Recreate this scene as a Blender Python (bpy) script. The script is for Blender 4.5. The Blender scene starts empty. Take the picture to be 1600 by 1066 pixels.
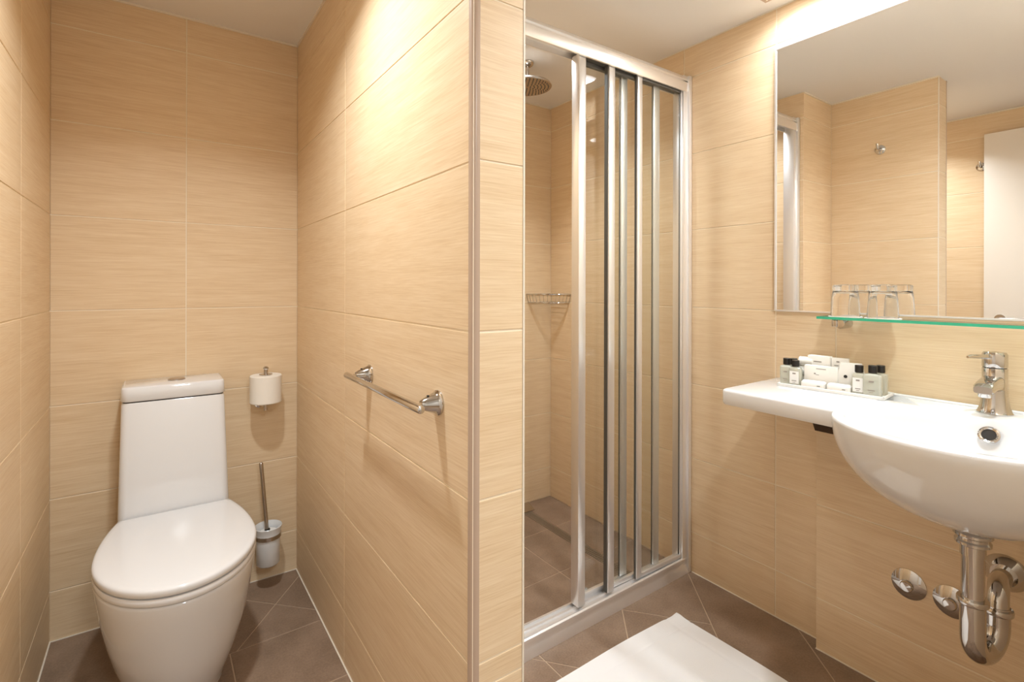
import bpy, bmesh, math, random
from mathutils import Vector, Matrix
random.seed(7)
R = math.radians
PI = math.pi
scene = bpy.context.scene
COL = scene.collection

# ------------------------------------------------------------------ camera
cam_d = bpy.data.cameras.new('camera')
cam_d.sensor_fit = 'HORIZONTAL'
cam_d.sensor_width = 36.0
cam_d.lens = 796.0 * 36.0 / 1600.0
cam_d.shift_y = -(533.0 - 446.8) / 1600.0
cam_d.clip_start = 0.01
cam = bpy.data.objects.new('camera', cam_d)
COL.objects.link(cam)
cam.matrix_world = (Matrix.Translation((0, 0, 1.2)) @ Matrix.Rotation(-R(34.955), 4, 'Z')
                    @ Matrix.Rotation(R(90), 4, 'X') @ Matrix.Rotation(0.0022, 4, 'Z'))
scene.camera = cam

# ------------------------------------------------------------------ world, exposure
world = bpy.data.worlds.new('world')
world.use_nodes = True
world.node_tree.nodes['Background'].inputs[0].default_value = (1.0, 0.86, 0.70, 1)
world.node_tree.nodes['Background'].inputs[1].default_value = 0.02
scene.world = world
scene.view_settings.view_transform = 'Standard'
scene.view_settings.look = 'None'
scene.view_settings.gamma = 1.0
scene.view_settings.use_curve_mapping = False
scene.view_settings.exposure = -0.18
LAMP_MIRROR = 9.0
LAMP_TOILET = 12.0
LAMP_SHOWER = 7.5
FILL_ENTRY = 11.0
FILL_HALL = 26.0
LAMP_COLOR = (0.84, 0.935, 1.0)

# ------------------------------------------------------------------ room numbers (metres)
XL, YB, XP, XPR, XR = -0.291, 2.288, 0.490, 0.610, 1.848
YS, YP, XS, YD, ZC = 2.258, 0.830, 0.923, 1.304, 2.212
YN = 0.04
HY0, HX0, HX1 = -1.70, -0.85, 1.30      # the hall outside the open door
XBOX, YBOX, ZBOX = 1.797, 0.806, 0.815
ROWS = [0.0, 0.168, 0.478, 0.790, 1.112, 1.436, 1.756, 2.080, ZC]

# ------------------------------------------------------------------ materials
def srgb(r, g, b):
    f = lambda c: (c / 12.92) if c <= 0.04045 else ((c + 0.055) / 1.055) ** 2.4
    return (f(r / 255), f(g / 255), f(b / 255), 1)

def mat(name, color, rough=0.5, metal=0.0, spec=0.5, coat=0.0, emit=None, estr=0.0, trans=0.0, sss=0.0):
    m = bpy.data.materials.new(name)
    m.use_nodes = True
    b = m.node_tree.nodes['Principled BSDF']
    b.inputs['Base Color'].default_value = color
    b.inputs['Roughness'].default_value = rough
    b.inputs['Metallic'].default_value = metal
    b.inputs['Specular IOR Level'].default_value = spec
    b.inputs['Coat Weight'].default_value = coat
    b.inputs['Coat Roughness'].default_value = 0.03
    b.inputs['Transmission Weight'].default_value = trans
    if emit:
        b.inputs['Emission Color'].default_value = emit
        b.inputs['Emission Strength'].default_value = estr
    return m

def nodes(m):
    return m.node_tree.nodes, m.node_tree.links, m.node_tree.nodes['Principled BSDF']

def bump_noise(m, scale, strength, dist=0.001, detail=4):
    n, l, b = nodes(m)
    tc = n.new('ShaderNodeTexCoord'); t = n.new('ShaderNodeTexNoise')
    t.inputs['Scale'].default_value = scale; t.inputs['Detail'].default_value = detail
    bp = n.new('ShaderNodeBump'); bp.inputs['Strength'].default_value = strength; bp.inputs['Distance'].default_value = dist
    l.new(tc.outputs['Object'], t.inputs['Vector']); l.new(t.outputs['Fac'], bp.inputs['Height'])
    l.new(bp.outputs['Normal'], b.inputs['Normal'])

def mk_tile():
    m = mat('wall_tile_beige', srgb(226, 191, 146), rough=0.42, spec=0.35)
    n, l, b = nodes(m)
    tc = n.new('ShaderNodeTexCoord'); oi = n.new('ShaderNodeObjectInfo')
    sp = n.new('ShaderNodeSeparateXYZ'); l.new(tc.outputs['Object'], sp.inputs[0])
    ad = n.new('ShaderNodeMath'); ad.operation = 'ADD'
    l.new(sp.outputs['X'], ad.inputs[0]); l.new(sp.outputs['Y'], ad.inputs[1])
    rn = n.new('ShaderNodeMath'); rn.operation = 'MULTIPLY'; rn.inputs[1].default_value = 37.0
    l.new(oi.outputs['Random'], rn.inputs[0])
    def layer(su, sz, detail, dist=0.0):
        a = n.new('ShaderNodeMath'); a.operation = 'MULTIPLY'; a.inputs[1].default_value = su
        l.new(ad.outputs[0], a.inputs[0])
        z = n.new('ShaderNodeMath'); z.operation = 'MULTIPLY'; z.inputs[1].default_value = sz
        l.new(sp.outputs['Z'], z.inputs[0])
        cb = n.new('ShaderNodeCombineXYZ')
        l.new(a.outputs[0], cb.inputs[0]); l.new(z.outputs[0], cb.inputs[1]); l.new(rn.outputs[0], cb.inputs[2])
        t = n.new('ShaderNodeTexNoise'); t.inputs['Scale'].default_value = 1.0
        t.inputs['Detail'].default_value = detail; t.inputs['Roughness'].default_value = 0.6
        t.inputs['Distortion'].default_value = dist
        l.new(cb.outputs[0], t.inputs['Vector'])
        return t
    t1 = layer(10.0, 330.0, 4.0, 0.15)
    t2 = layer(2.5, 40.0, 3.0)
    mx = n.new('ShaderNodeMix'); mx.data_type = 'FLOAT'; mx.inputs[0].default_value = 0.33
    l.new(t1.outputs['Fac'], mx.inputs[2]); l.new(t2.outputs['Fac'], mx.inputs[3])
    cr = n.new('ShaderNodeValToRGB')
    e = cr.color_ramp.elements
    e[0].position = 0.30; e[0].color = srgb(219, 187, 147)
    e[1].position = 0.68; e[1].color = srgb(239, 215, 182)
    k = e.new(0.5); k.color = srgb(231, 203, 166)
    l.new(mx.outputs[0], cr.inputs[0])
    l.new(cr.outputs['Color'], b.inputs['Base Color'])
    bp = n.new('ShaderNodeBump'); bp.inputs['Strength'].default_value = 0.12; bp.inputs['Distance'].default_value = 0.0006
    l.new(t1.outputs['Fac'], bp.inputs['Height']); l.new(bp.outputs['Normal'], b.inputs['Normal'])
    return m

def mk_floor():
    m = mat('floor_tile_brown', srgb(128, 103, 82), rough=0.42, spec=0.4)
    n, l, b = nodes(m)
    tc = n.new('ShaderNodeTexCoord')
    t = n.new('ShaderNodeTexNoise'); t.inputs['Scale'].default_value = 7.0; t.inputs['Detail'].default_value = 8; t.inputs['Roughness'].default_value = 0.62
    t2 = n.new('ShaderNodeTexNoise'); t2.inputs['Scale'].default_value = 160.0; t2.inputs['Detail'].default_value = 3
    l.new(tc.outputs['Object'], t.inputs['Vector']); l.new(tc.outputs['Object'], t2.inputs['Vector'])
    mx = n.new('ShaderNodeMix'); mx.data_type = 'FLOAT'; mx.inputs[0].default_value = 0.35
    l.new(t.outputs['Fac'], mx.inputs[2]); l.new(t2.outputs['Fac'], mx.inputs[3])
    cr = n.new('ShaderNodeValToRGB'); e = cr.color_ramp.elements
    e[0].position = 0.33; e[0].color = srgb(124, 101, 82)
    e[1].position = 0.66; e[1].color = srgb(158, 132, 111)
    l.new(mx.outputs[0], cr.inputs[0]); l.new(cr.outputs['Color'], b.inputs['Base Color'])
    bp = n.new('ShaderNodeBump'); bp.inputs['Strength'].default_value = 0.15; bp.inputs['Distance'].default_value = 0.001
    l.new(t2.outputs['Fac'], bp.inputs['Height']); l.new(bp.outputs['Normal'], b.inputs['Normal'])
    return m

def mk_clear_glass(name, tint, ior=1.45, rough=0.0):
    m = bpy.data.materials.new(name); m.use_nodes = True
    n = m.node_tree.nodes; l = m.node_tree.links; n.clear()
    out = n.new('ShaderNodeOutputMaterial'); mixs = n.new('ShaderNodeMixShader')
    fr = n.new('ShaderNodeFresnel')
    ge = n.new('ShaderNodeNewGeometry'); mi = n.new('ShaderNodeMix'); mi.data_type = 'FLOAT'
    mi.inputs[2].default_value = ior; mi.inputs[3].default_value = 1.0 / ior      # thin clear pane: both faces reflect alike
    l.new(ge.outputs['Backfacing'], mi.inputs[0]); l.new(mi.outputs[0], fr.inputs['IOR'])
    tr = n.new('ShaderNodeBsdfTransparent'); tr.inputs[0].default_value = tint
    gl = n.new('ShaderNodeBsdfGlossy'); gl.inputs['Roughness'].default_value = rough
    l.new(fr.outputs[0], mixs.inputs[0]); l.new(tr.outputs[0], mixs.inputs[1]); l.new(gl.outputs[0], mixs.inputs[2])
    l.new(mixs.outputs[0], out.inputs[0])
    return m

M = {}
M['tile'] = mk_tile()
M['grout'] = mat('wall_grout_cream', srgb(246, 230, 206), 0.8)
M['floor'] = mk_floor()
M['fgrout'] = mat('floor_grout_tan', srgb(192, 166, 140), 0.85)
M['ceil'] = mat('ceiling_paint_white', srgb(238, 233, 228), 0.85); bump_noise(M['ceil'], 60, 0.05)
M['bead'] = mat('white_sealant', srgb(238, 226, 208), 0.5)
M['trim'] = mat('corner_trim_beige', srgb(190, 164, 144), 0.3)
M['white'] = mat('white_ceramic', srgb(234, 232, 231), 0.07, spec=0.5, coat=0.5)
M['seat'] = mat('white_toilet_plastic', srgb(237, 235, 234), 0.13, spec=0.5)
M['chrome'] = mat('chrome', srgb(206, 203, 200), 0.06, 1.0)
M['steel'] = mat('brushed_steel', srgb(196, 188, 180), 0.24, 1.0)
M['alu'] = mat('satin_aluminium', srgb(244, 242, 241), 0.30, 0.72)
M['rubber'] = mat('dark_seal', srgb(92, 89, 84), 0.5)
M['black'] = mat('black_plastic', srgb(26, 22, 18), 0.35)
M['hole'] = mat('dark_hole', srgb(38, 30, 22), 0.5)
M['bracket'] = mat('dark_metal', srgb(66, 50, 38), 0.4, 0.5)
M['mirror'] = mat('mirror_silver', (0.90, 0.90, 0.89, 1), 0.0, 1.0)
M['paper'] = mat('tissue_paper', srgb(244, 236, 224), 0.9); bump_noise(M['paper'], 260, 0.25, 0.0006)
M['card'] = mat('white_card', srgb(246, 240, 232), 0.6)
M['print'] = mat('grey_print', srgb(150, 140, 132), 0.6)
M['towel'] = mat('white_terry', srgb(243, 239, 237), 0.95); bump_noise(M['towel'], 420, 0.5, 0.001)
M['liquid'] = mat('pale_green_bottle', srgb(234, 234, 220), 0.10, trans=0.5, coat=0.3)
M['liquid2'] = mat('pale_cream_bottle', srgb(238, 234, 216), 0.10, trans=0.5, coat=0.3)
M['label'] = mat('white_label', srgb(246, 243, 238), 0.4)
M['doorpaint'] = mat('door_paint_white', srgb(236, 226, 214), 0.35)
M['plaster'] = mat('plaster_cream', srgb(232, 214, 190), 0.8)
M['hall'] = mat('hall_paint', srgb(240, 234, 226), 0.8)
M['hallfloor'] = mat('hall_floor_wood', srgb(150, 118, 86), 0.5); bump_noise(M['hallfloor'], 40, 0.1)
M['glass'] = mk_clear_glass('clear_door_glass', (0.95, 0.96, 0.95, 1))
M['shelfglass'] = mk_clear_glass('clear_shelf_glass', (0.93, 0.975, 0.955, 1))
M['glassedge'] = mat('green_glass_edge', srgb(52, 176, 138), 0.12, coat=0.5, emit=None)
M['tumbler'] = mat('tumbler_glass', (1, 1, 1, 1), 0.0, trans=1.0)
M['holderglass'] = mat('frosted_glass', srgb(240, 238, 236), 0.25)
M['lamp'] = mat('lamp_diffuser', (1, 1, 1, 1), 0.4, emit=(0.95, 0.97, 1.0, 1), estr=12.0)
M['grate'] = mat('drain_grate_steel', srgb(186, 172, 154), 0.38, 0.7)

# ------------------------------------------------------------------ mesh helpers
class MB:
    def __init__(s): s.v = []; s.f = []
    def add(s, verts, faces):
        o = len(s.v); s.v += [tuple(p) for p in verts]; s.f += [tuple(i + o for i in f) for f in faces]; return s
    def box(s, x0, x1, y0, y1, z0, z1):
        return s.add([(x0, y0, z0), (x1, y0, z0), (x1, y1, z0), (x0, y1, z0), (x0, y0, z1), (x1, y0, z1), (x1, y1, z1), (x0, y1, z1)],
                     [(3, 2, 1, 0), (4, 5, 6, 7), (0, 1, 5, 4), (1, 2, 6, 5), (2, 3, 7, 6), (3, 0, 4, 7)])
    def loft(s, rings, cap0=True, cap1=True, closed=True):
        n = len(rings[0]); o = len(s.v)
        for r in rings: s.v += [tuple(p) for p in r]
        for i in range(len(rings) - 1):
            for j in range(n if closed else n - 1):
                k = (j + 1) % n
                s.f.append((o + i * n + j, o + i * n + k, o + (i + 1) * n + k, o + (i + 1) * n + j))
        if cap0: s.f.append(tuple(o + j for j in reversed(range(n))))
        if cap1: s.f.append(tuple(o + (len(rings) - 1) * n + j for j in range(n)))
        return s
    def lathe(s, prof, origin=(0, 0, 0), axis=(0, 0, 1), n=32, sx=1.0, sy=1.0, cap0=True, cap1=True):
        ax = Vector(axis).normalized(); q = Vector((0, 0, 1)).rotation_difference(ax).to_matrix()
        o = Vector(origin); rings = []
        for r, z in prof:
            rings.append([o + q @ Vector((sx * r * math.cos(2 * PI * j / n), sy * r * math.sin(2 * PI * j / n), z)) for j in range(n)])
        return s.loft(rings, cap0, cap1)
    def tube(s, pts, r, n=16, caps=True):
        pts = [Vector(p) for p in pts]; rings = []; up = None
        rs = r if isinstance(r, (list, tuple)) else [r] * len(pts)
        for i, p in enumerate(pts):
            a = pts[max(i - 1, 0)]; b = pts[min(i + 1, len(pts) - 1)]; t = (b - a).normalized()
            if up is None:
                up = t.orthogonal().normalized()
            up = (up - t * up.dot(t)).normalized(); sd = t.cross(up)
            rings.append([p + (up * math.cos(2 * PI * j / n) + sd * math.sin(2 * PI * j / n)) * rs[i] for j in range(n)])
        return s.loft(rings, caps, caps)
    def prism(s, poly, axis, a0, a1):
        # poly in the two other axes, extruded along axis ('x','y','z')
        def P(u, v, a): return {'x': (a, u, v), 'y': (u, a, v), 'z': (u, v, a)}[axis]
        return s.loft([[P(u, v, a0) for u, v in poly], [P(u, v, a1) for u, v in poly]])
    def mesh(s, name, bevel=0.0, seg=2, smooth=True, weld=False, angle=35):
        me = bpy.data.meshes.new(name); me.from_pydata(s.v, [], s.f); me.update()
        bm = bmesh.new(); bm.from_mesh(me)
        if weld: bmesh.ops.remove_doubles(bm, verts=bm.verts, dist=1e-5)
        bmesh.ops.recalc_face_normals(bm, faces=bm.faces)
        if bevel:
            ed = [e for e in bm.edges if len(e.link_faces) == 2 and e.calc_face_angle(0) > R(30)]
            bmesh.ops.bevel(bm, geom=ed, offset=bevel, segments=seg, affect='EDGES', profile=0.5, clamp_overlap=True)
        bm.to_mesh(me); bm.free()
        if smooth:
            for p in me.polygons: p.use_smooth = True
            try: me.set_sharp_from_angle(angle=R(angle))
            except Exception: pass
        return me
    def build(s, name, m, parent=None, **kw):
        me = s.mesh(name, **kw)
        if m: me.materials.append(m)
        o = bpy.data.objects.new(name, me); COL.objects.link(o)
        if parent: o.parent = parent
        return o

def tag(o, label=None, cat=None, group=None, kind=None):
    if label: o['label'] = label
    if cat: o['category'] = cat
    if group: o['group'] = group
    if kind: o['kind'] = kind
    return o

def empty(name, loc, label, cat, rz=0.0, group=None):
    o = bpy.data.objects.new(name, None); COL.objects.link(o)
    o.empty_display_size = 0.05
    o.location = loc; o.rotation_euler = (0, 0, rz)
    return tag(o, label, cat, group)

def rel(o):            # world -> local offset for children of an empty (no rotation)
    return Vector(o.location)

def part(name, mb, m, parent, **kw):
    """mesh given in world coordinates, re-based onto the parent's origin"""
    base = Vector((0, 0, 0)); p = parent
    while p: base += Vector(p.location); p = p.parent
    mb.v = [tuple(Vector(v) - base) for v in mb.v]
    return mb.build(name, m, parent, **kw)

def struct(name, mb, m, label, **kw):
    return tag(mb.build(name, m, None, **kw), label, None, None, 'structure')

# ------------------------------------------------------------------ the room shell
REC = 0.0018      # how far the joints lie behind the tile faces
GAP = 0.0019      # half a joint
def tiles(parent, axis, plane, sign, u0, u1, seams, rows, name='tile'):
    """tiles on the plane axis=const whose face looks to sign; u is the other horizontal axis"""
    us = [u0] + sorted(q for q in seams if u0 < q < u1) + [u1]
    for i in range(len(us) - 1):
        for j in range(len(rows) - 1):
            a, b = us[i] + (GAP if i > 0 else 0.0004), us[i + 1] - (GAP if i < len(us) - 2 else 0.0004)
            c, d = rows[j] + GAP, rows[j + 1] - GAP
            if b - a < 0.004 or d - c < 0.004: continue
            w0 = plane - sign * (REC + 0.0005); w1 = plane - sign * 0.0006; w2 = plane; e = 0.0008
            def P(u, v, w): return (w, u, v) if axis == 'x' else (u, w, v)
            rings = [[P(a, c, w0), P(b, c, w0), P(b, d, w0), P(a, d, w0)],
                     [P(a, c, w1), P(b, c, w1), P(b, d, w1), P(a, d, w1)],
                     [P(a + e, c + e, w2), P(b - e, c + e, w2), P(b - e, d - e, w2), P(a + e, d - e, w2)]]
            MB().loft(rings).build(name, M['tile'], parent, smooth=False)

wl = struct('wall_left', MB().box(XL - 0.12, XL - REC, YN, YB + 0.1, 0, ZC), M['grout'], 'beige tiled wall left of the toilet')
tiles(wl, 'x', XL, 1, YN, YB, [1.839, 1.06, 0.28, -0.5], ROWS)
wb = struct('wall_back', MB().box(XL - REC, XP + 0.02, YB + REC, YB + 0.12, 0, ZC), M['grout'], 'beige tiled wall behind the toilet')
tiles(wb, 'y', YB, -1, XL, XP, [0.094], ROWS)
wp = struct('wall_partition', MB().box(XP + REC, XPR - REC, YP + REC, YB + REC, 0, ZC), M['grout'], 'beige tiled partition between toilet and shower')
tiles(wp, 'x', XP, -1, YP + 0.012, YB, [1.623], ROWS)
PROWS = [0.0, 0.11, 0.43, 0.479, 0.790, 1.112, 1.440, 1.756, 2.080, ZC]
tiles(wp, 'y', YP, -1, XP + 0.012, XPR - 0.003, [], PROWS)
tiles(wp, 'x', XPR, 1, YP + 0.003, YD, [], ROWS)
ws = struct('wall_shaft', MB().box(XPR - REC, XS - REC, YD + REC, YB + 0.1, 0, ZC), M['grout'], 'beige tiled shaft wall at the left of the shower')
tiles(ws, 'y', YD, -1, XPR, XS, [], ROWS)
tiles(ws, 'x', XS, 1, YD, YS, [], ROWS)
wsb = struct('wall_shower_back', MB().box(XS - REC, XR + 0.02, YS + REC, YS + 0.12, 0, ZC), M['grout'], 'beige tiled back wall of the shower')
tiles(wsb, 'y', YS, -1, XS, XR, [], ROWS)
wr = struct('wall_right', MB().box(XR + REC, XR + 0.12, YN, YS + 0.1, 0, ZC), M['grout'], 'beige tiled wall behind mirror and washbasin')
LOW = [r for r in ROWS if r <= 0.80]; UP = [r for r in ROWS if r > 0.78]
tiles(wr, 'x', XR, -1, YN, YS, [1.364, 0.969, 0.769], UP)
tiles(wr, 'x', XR, -1, YBOX - 0.01, YS, [1.364, 0.969], LOW)
wx = struct('wall_pipe_box', MB().box(XBOX + REC, XR + REC, YN, YBOX - REC, 0, ZBOX), M['grout'], 'low tiled pipe box under the washbasin')
tiles(wx, 'x', XBOX, -1, YN, YBOX, [-0.2], [0.0, 0.168, 0.478, ZBOX])
tiles(wx, 'y', YBOX, 1, XBOX, XR, [], [0.0, 0.168, 0.478, ZBOX])
nw = MB().box(XL - 0.12, -0.235, YN - 0.12, YN, 0, ZC).box(0.60, XR + 0.12, YN - 0.12, YN, 0, ZC).box(-0.235, 0.60, YN - 0.12, YN, 2.09, ZC)
struct('wall_near', nw, M['plaster'], 'cream wall with the doorway the camera looks in from')
struct('wall_hall_left', MB().box(HX0 - 0.1, HX0, HY0, YN - 0.12, 0, ZC), M['hall'], 'white wall of the hall outside the door')
struct('wall_hall_right', MB().box(HX1, HX1 + 0.1, HY0, YN - 0.12, 0, ZC), M['hall'], 'white right wall of the hall outside the door')
struct('wall_hall_back', MB().box(HX0 - 0.1, HX1 + 0.1, HY0 - 0.1, HY0, 0, ZC), M['hall'], 'white far wall of the hall outside the door')
struct('wall_hall_front', MB().box(HX0 - 0.1, XL - 0.12, YN - 0.12, YN, 0, ZC), M['hall'], 'white wall of the hall beside the doorway')
struct('floor_hall', MB().box(HX0 - 0.1, HX1 + 0.1, HY0 - 0.1, YN - 0.12, -0.06, 0.0), M['hallfloor'], 'wooden floor of the hall outside the door')
struct('ceiling_hall', MB().box(HX0 - 0.1, HX1 + 0.1, HY0 - 0.1, YN - 0.10, ZC, ZC + 0.08), M['ceil'], 'white ceiling of the hall')
struct('ceiling', MB().box(XL - 0.12, XR + 0.12, YN - 0.10, YB + 0.15, ZC, ZC + 0.08), M['ceil'], 'plain white plaster ceiling')

# sealant beads where tiles meet the ceiling, and the corner profiles of the partition
b = 0.006
def bead(name, x0, x1, y0, y1, z0, z1, label, m='bead'):
    return struct(name, MB().box(x0, x1, y0, y1, z0, z1), M[m], label, smooth=False)
bead('trim_1', XL, XP, YB - b, YB, ZC - b, ZC, 'white sealant line above the toilet wall')
bead('trim_2', XP - b, XP, YP, YB - b, ZC - b, ZC, 'white sealant line above the partition on the toilet side')
bead('trim_3', XL, XL + b, YN, YB - b, ZC - b, ZC, 'white sealant line above the left wall')
bead('trim_4', XR - b * .6, XR, YN, YS, ZC - b * .6, ZC, 'white sealant line above the washbasin wall')
bead('trim_5', XS, XR - b, YS - b, YS, ZC - b, ZC, 'white sealant line above the shower back wall')
bead('trim_6', XPR, XPR + b, YP, YD - b, ZC - b, ZC, 'white sealant line above the partition on the basin side')
bead('trim_7', XPR + b, XS, YD - b, YD, ZC - b, ZC, 'white sealant line above the shaft wall')
rr = 0.012
arc = [(XP + rr - rr * math.sin(a), YP + rr - rr * math.cos(a)) for a in [PI / 2 * i / 8 for i in range(9)]]
arc = [(XP + rr + 0.004, YP - 0.0)] + arc + [(XP, YP + rr + 0.004), (XP + rr + 0.004, YP + rr + 0.004)]
struct('trim_8', MB().prism([(u - 0.0012, v - 0.0012) for u, v in arc], 'z', 0, ZC), M['trim'], 'rounded beige metal corner profile on the partition edge')
struct('trim_9', MB().box(XPR - 0.003, XPR + 0.001, YP - 0.001, YP + 0.003, 0, ZC), M['bead'], 'thin white edge strip on the right edge of the partition', smooth=False)
bead('trim_10', XP - 0.004, XP, YP, YB, 0.0, 0.0025, 'light sealant line at the foot of the partition')
bead('trim_11', XL, XP - 0.004, YB - 0.004, YB, 0.0, 0.0025, 'light sealant line at the foot of the toilet wall')
bead('trim_12', XL, XL + 0.004, YN, YB - 0.004, 0.0, 0.0025, 'light sealant line at the foot of the left wall')
bead('trim_13', XR - 0.004, XR, YBOX, 1.32, 0.0, 0.0025, 'light sealant line at the foot of the basin wall')
bead('trim_14', XBOX - 0.004, XBOX, YN, YBOX, 0.0, 0.0025, 'light sealant line at the foot of the pipe box')

# floor with its tiles cut along the lines of the photograph
fl = struct('floor', MB().box(XL - 0.12, XR + 0.12, YN - 0.12, YB + 0.15, -0.06, -0.0016), M['fgrout'], 'brown tiled floor')
def cut(polys, p, d, cond=None):
    n = Vector((-d[1], d[0])).normalized(); p = Vector(p); out = []
    for poly in polys:
        c = sum((Vector(q) for q in poly), Vector((0, 0))) / len(poly)
        if cond and not cond(c): out.append(poly); continue
        for sg in (1, -1):
            r = []
            for i in range(len(poly)):
                a, bb = Vector(poly[i]), Vector(poly[(i + 1) % len(poly)])
                da, db = sg * n.dot(a - p), sg * n.dot(bb - p)
                if da >= 0: r.append(tuple(a))
                if da * db < 0: r.append(tuple(a + (bb - a) * (da / (da - db))))
            if len(r) >= 3: out.append(r)
    return out
def inset(poly, w):
    ar = sum(poly[i][0] * poly[(i + 1) % len(poly)][1] - poly[(i + 1) % len(poly)][0] * poly[i][1] for i in range(len(poly)))
    if ar < 0: poly = poly[::-1]
    res = [poly]
    pts = [Vector(p) for p in poly]; cur = [tuple(p) for p in pts]
    for i in range(len(pts)):
        a, bb = pts[i], pts[(i + 1) % len(pts)]
        if (bb - a).length < 1e-6: continue
        n = Vector((-(bb - a).y, (bb - a).x)).normalized(); p = a + n * w
        new = []
        for k in range(len(cur)):
            c, e = Vector(cur[k]), Vector(cur[(k + 1) % len(cur)])
            dc, de = n.dot(c - p), n.dot(e - p)
            if dc >= 0: new.append(tuple(c))
            if dc * de < 0: new.append(tuple(c + (e - c) * (dc / (dc - de))))
        cur = new
        if len(cur) < 3: return None
    return cur
def floor_tiles(polys):
    for poly in polys:
        q = inset(poly, 0.0020)
        if not q or len(q) < 3: continue
        q2 = inset(q, 0.001)
        if not q2 or len(q2) != len(q): q2 = q
        MB().loft([[(x, y, -0.002) for x, y in q], [(x, y, -0.0006) for x, y in q], [(x, y, 0) for x, y in q2]]).build('floor_tile', M['floor'], fl, smooth=False)
# toilet niche
tp = [[(XL, YP), (XP, YP), (XP, YB), (XL, YB)]]
tp = cut(tp, (0, 1.880), (1, 0.02))
tp = cut(tp, (0.200, 1.8), (0, 1), lambda c: c.y < 1.88)
tp = cut(tp, (0.45, 1.578), (1, 0.02), lambda c: c.y < 1.88)
tp = cut(tp, (0.2, 1.28), (1, 0.02), lambda c: c.y < 1.5)
tp = cut(tp, (0.495, 2.24), (0.283, 0.365), lambda c: c.y > 1.9)
tp = cut(tp, (0.301, 2.153), (0.204, -0.211), lambda c: c.y > 1.9)
floor_tiles(tp)
# room in front of the shower and the entry: tiles laid on the diagonal
mp = [[(XPR, YN), (XR, YN), (XR, 1.40), (XPR, 1.40)], [(XL, YN), (XPR, YN), (XPR, YP), (XL, YP)]]
DA = (0.643, 0.766); DB = (-0.643, 0.766)
for k, p in enumerate([(1.841, 1.34), (1.416, 1.309), (1.825, 0.862)]):
    mp = cut(mp, p, DA)
sA = lambda c: c.x * 0.766 - c.y * 0.643
mp = cut(mp, (1.023, 1.3), (0, 1), lambda c: sA(c) < 0.243 and c.y > 0.6)
mp = cut(mp, (0.58, 1.3), DA); mp = cut(mp, (0.16, 1.3), DA)
mp = cut(mp, (1.42, 1.313), DB, lambda c: 0.243 < sA(c) < 0.5486)
mp = cut(mp, (1.42, 0.80), DB, lambda c: sA(c) < 0.5486); mp = cut(mp, (1.42, 0.30), DB); mp = cut(mp, (1.42, -0.2), DB)
floor_tiles(mp)
# shower
sp_ = [[(XS, 1.40), (1.588, 1.40), (1.588, YS), (XS, YS)], [(1.638, 1.40), (XR, 1.40), (XR, YS), (1.638, YS)]]
sp_ = cut(sp_, (1.3, 1.632), (1, 0.03)); sp_ = cut(sp_, (1.392, 1.5), (0, 1)); sp_ = cut(sp_, (1.3, 1.95), (1, 0.03))
floor_tiles(sp_)

# door leaf standing open in front of the left wall
d1 = struct('door_1', MB().box(-0.270, -0.232, 0.06, 0.850, 0.006, 2.080), M['doorpaint'], 'white door leaf standing open against the left wall', bevel=0.002)
MB().lathe([(0.024, 0), (0.024, 0.008)], (-0.232, 0.78, 1.02), (1, 0, 0)).build('handle_rose', M['steel'], d1)
MB().tube([(-0.224, 0.78, 1.02), (-0.185, 0.78, 1.02), (-0.178, 0.77, 1.02), (-0.176, 0.66, 1.02)], 0.009).build('door_handle', M['steel'], d1)

# ------------------------------------------------------------------ ceiling lights
def downlight(x, y, power, label, size=0.05, blend=145):
    o = empty('ceiling_light', (x, y, ZC), label, 'ceiling light')
    part('frame', MB().lathe([(size + 0.004, -0.0035), (size + 0.014, -0.0035), (size + 0.018, 0.0), (size + 0.004, 0.0)], (x, y, ZC), n=40, cap0=False, cap1=False), M['alu'], o)
    part('lens', MB().lathe([(size + 0.004, -0.0012), (0.001, -0.0016)], (x, y, ZC), n=32, cap0=False), M['lamp'], o)
    ld = bpy.data.lights.new('lamp', 'AREA'); ld.shape = 'DISK'; ld.size = size * 2; ld.energy = power
    ld.color = LAMP_COLOR; ld.spread = R(blend)
    lo = bpy.data.objects.new('lamp', ld); COL.objects.link(lo); lo.parent = o; lo.location = (0, 0, -0.004)
    return o
downlight(0.12, 1.25, LAMP_TOILET, 'round downlight in the ceiling in front of the toilet niche', 0.05, 132)
downlight(1.22, 1.70, LAMP_SHOWER, 'round downlight in the ceiling of the shower', 0.05, 125)
downlight(1.18, 0.20, FILL_ENTRY, 'added round fill downlight in the bathroom ceiling, out of view')  # added fill light, placed where the mirror does not show it
hl = downlight(0.25, -0.95, FILL_HALL, 'unseen round fill lamp added on the hall ceiling outside the door', 0.14, 170)  # unseen lamp added to send soft fill in through the doorway
lx0, lx1, ly0, ly1 = 1.665, 1.775, 0.30, 0.97
ml = empty('ceiling_light', ((lx0 + lx1) / 2, (ly0 + ly1) / 2, ZC), 'long rectangular light in the ceiling above the mirror', 'ceiling light')
for q in ((lx0, lx1, ly0, ly0 + 0.012), (lx0, lx1, ly1 - 0.012, ly1), (lx0, lx0 + 0.012, ly0 + 0.012, ly1 - 0.012), (lx1 - 0.012, lx1, ly0 + 0.012, ly1 - 0.012)):
    part('frame_side', MB().box(*q, ZC - 0.004, ZC), M['trim'], ml, smooth=False)
part('lens', MB().box(lx0 + 0.012, lx1 - 0.012, ly0 + 0.012, ly1 - 0.012, ZC - 0.0016, ZC), M['lamp'], ml, smooth=False)
ld = bpy.data.lights.new('lamp', 'AREA'); ld.shape = 'RECTANGLE'; ld.size = 0.08; ld.size_y = 0.60; ld.energy = LAMP_MIRROR
ld.color = LAMP_COLOR; ld.spread = R(150)
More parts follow.
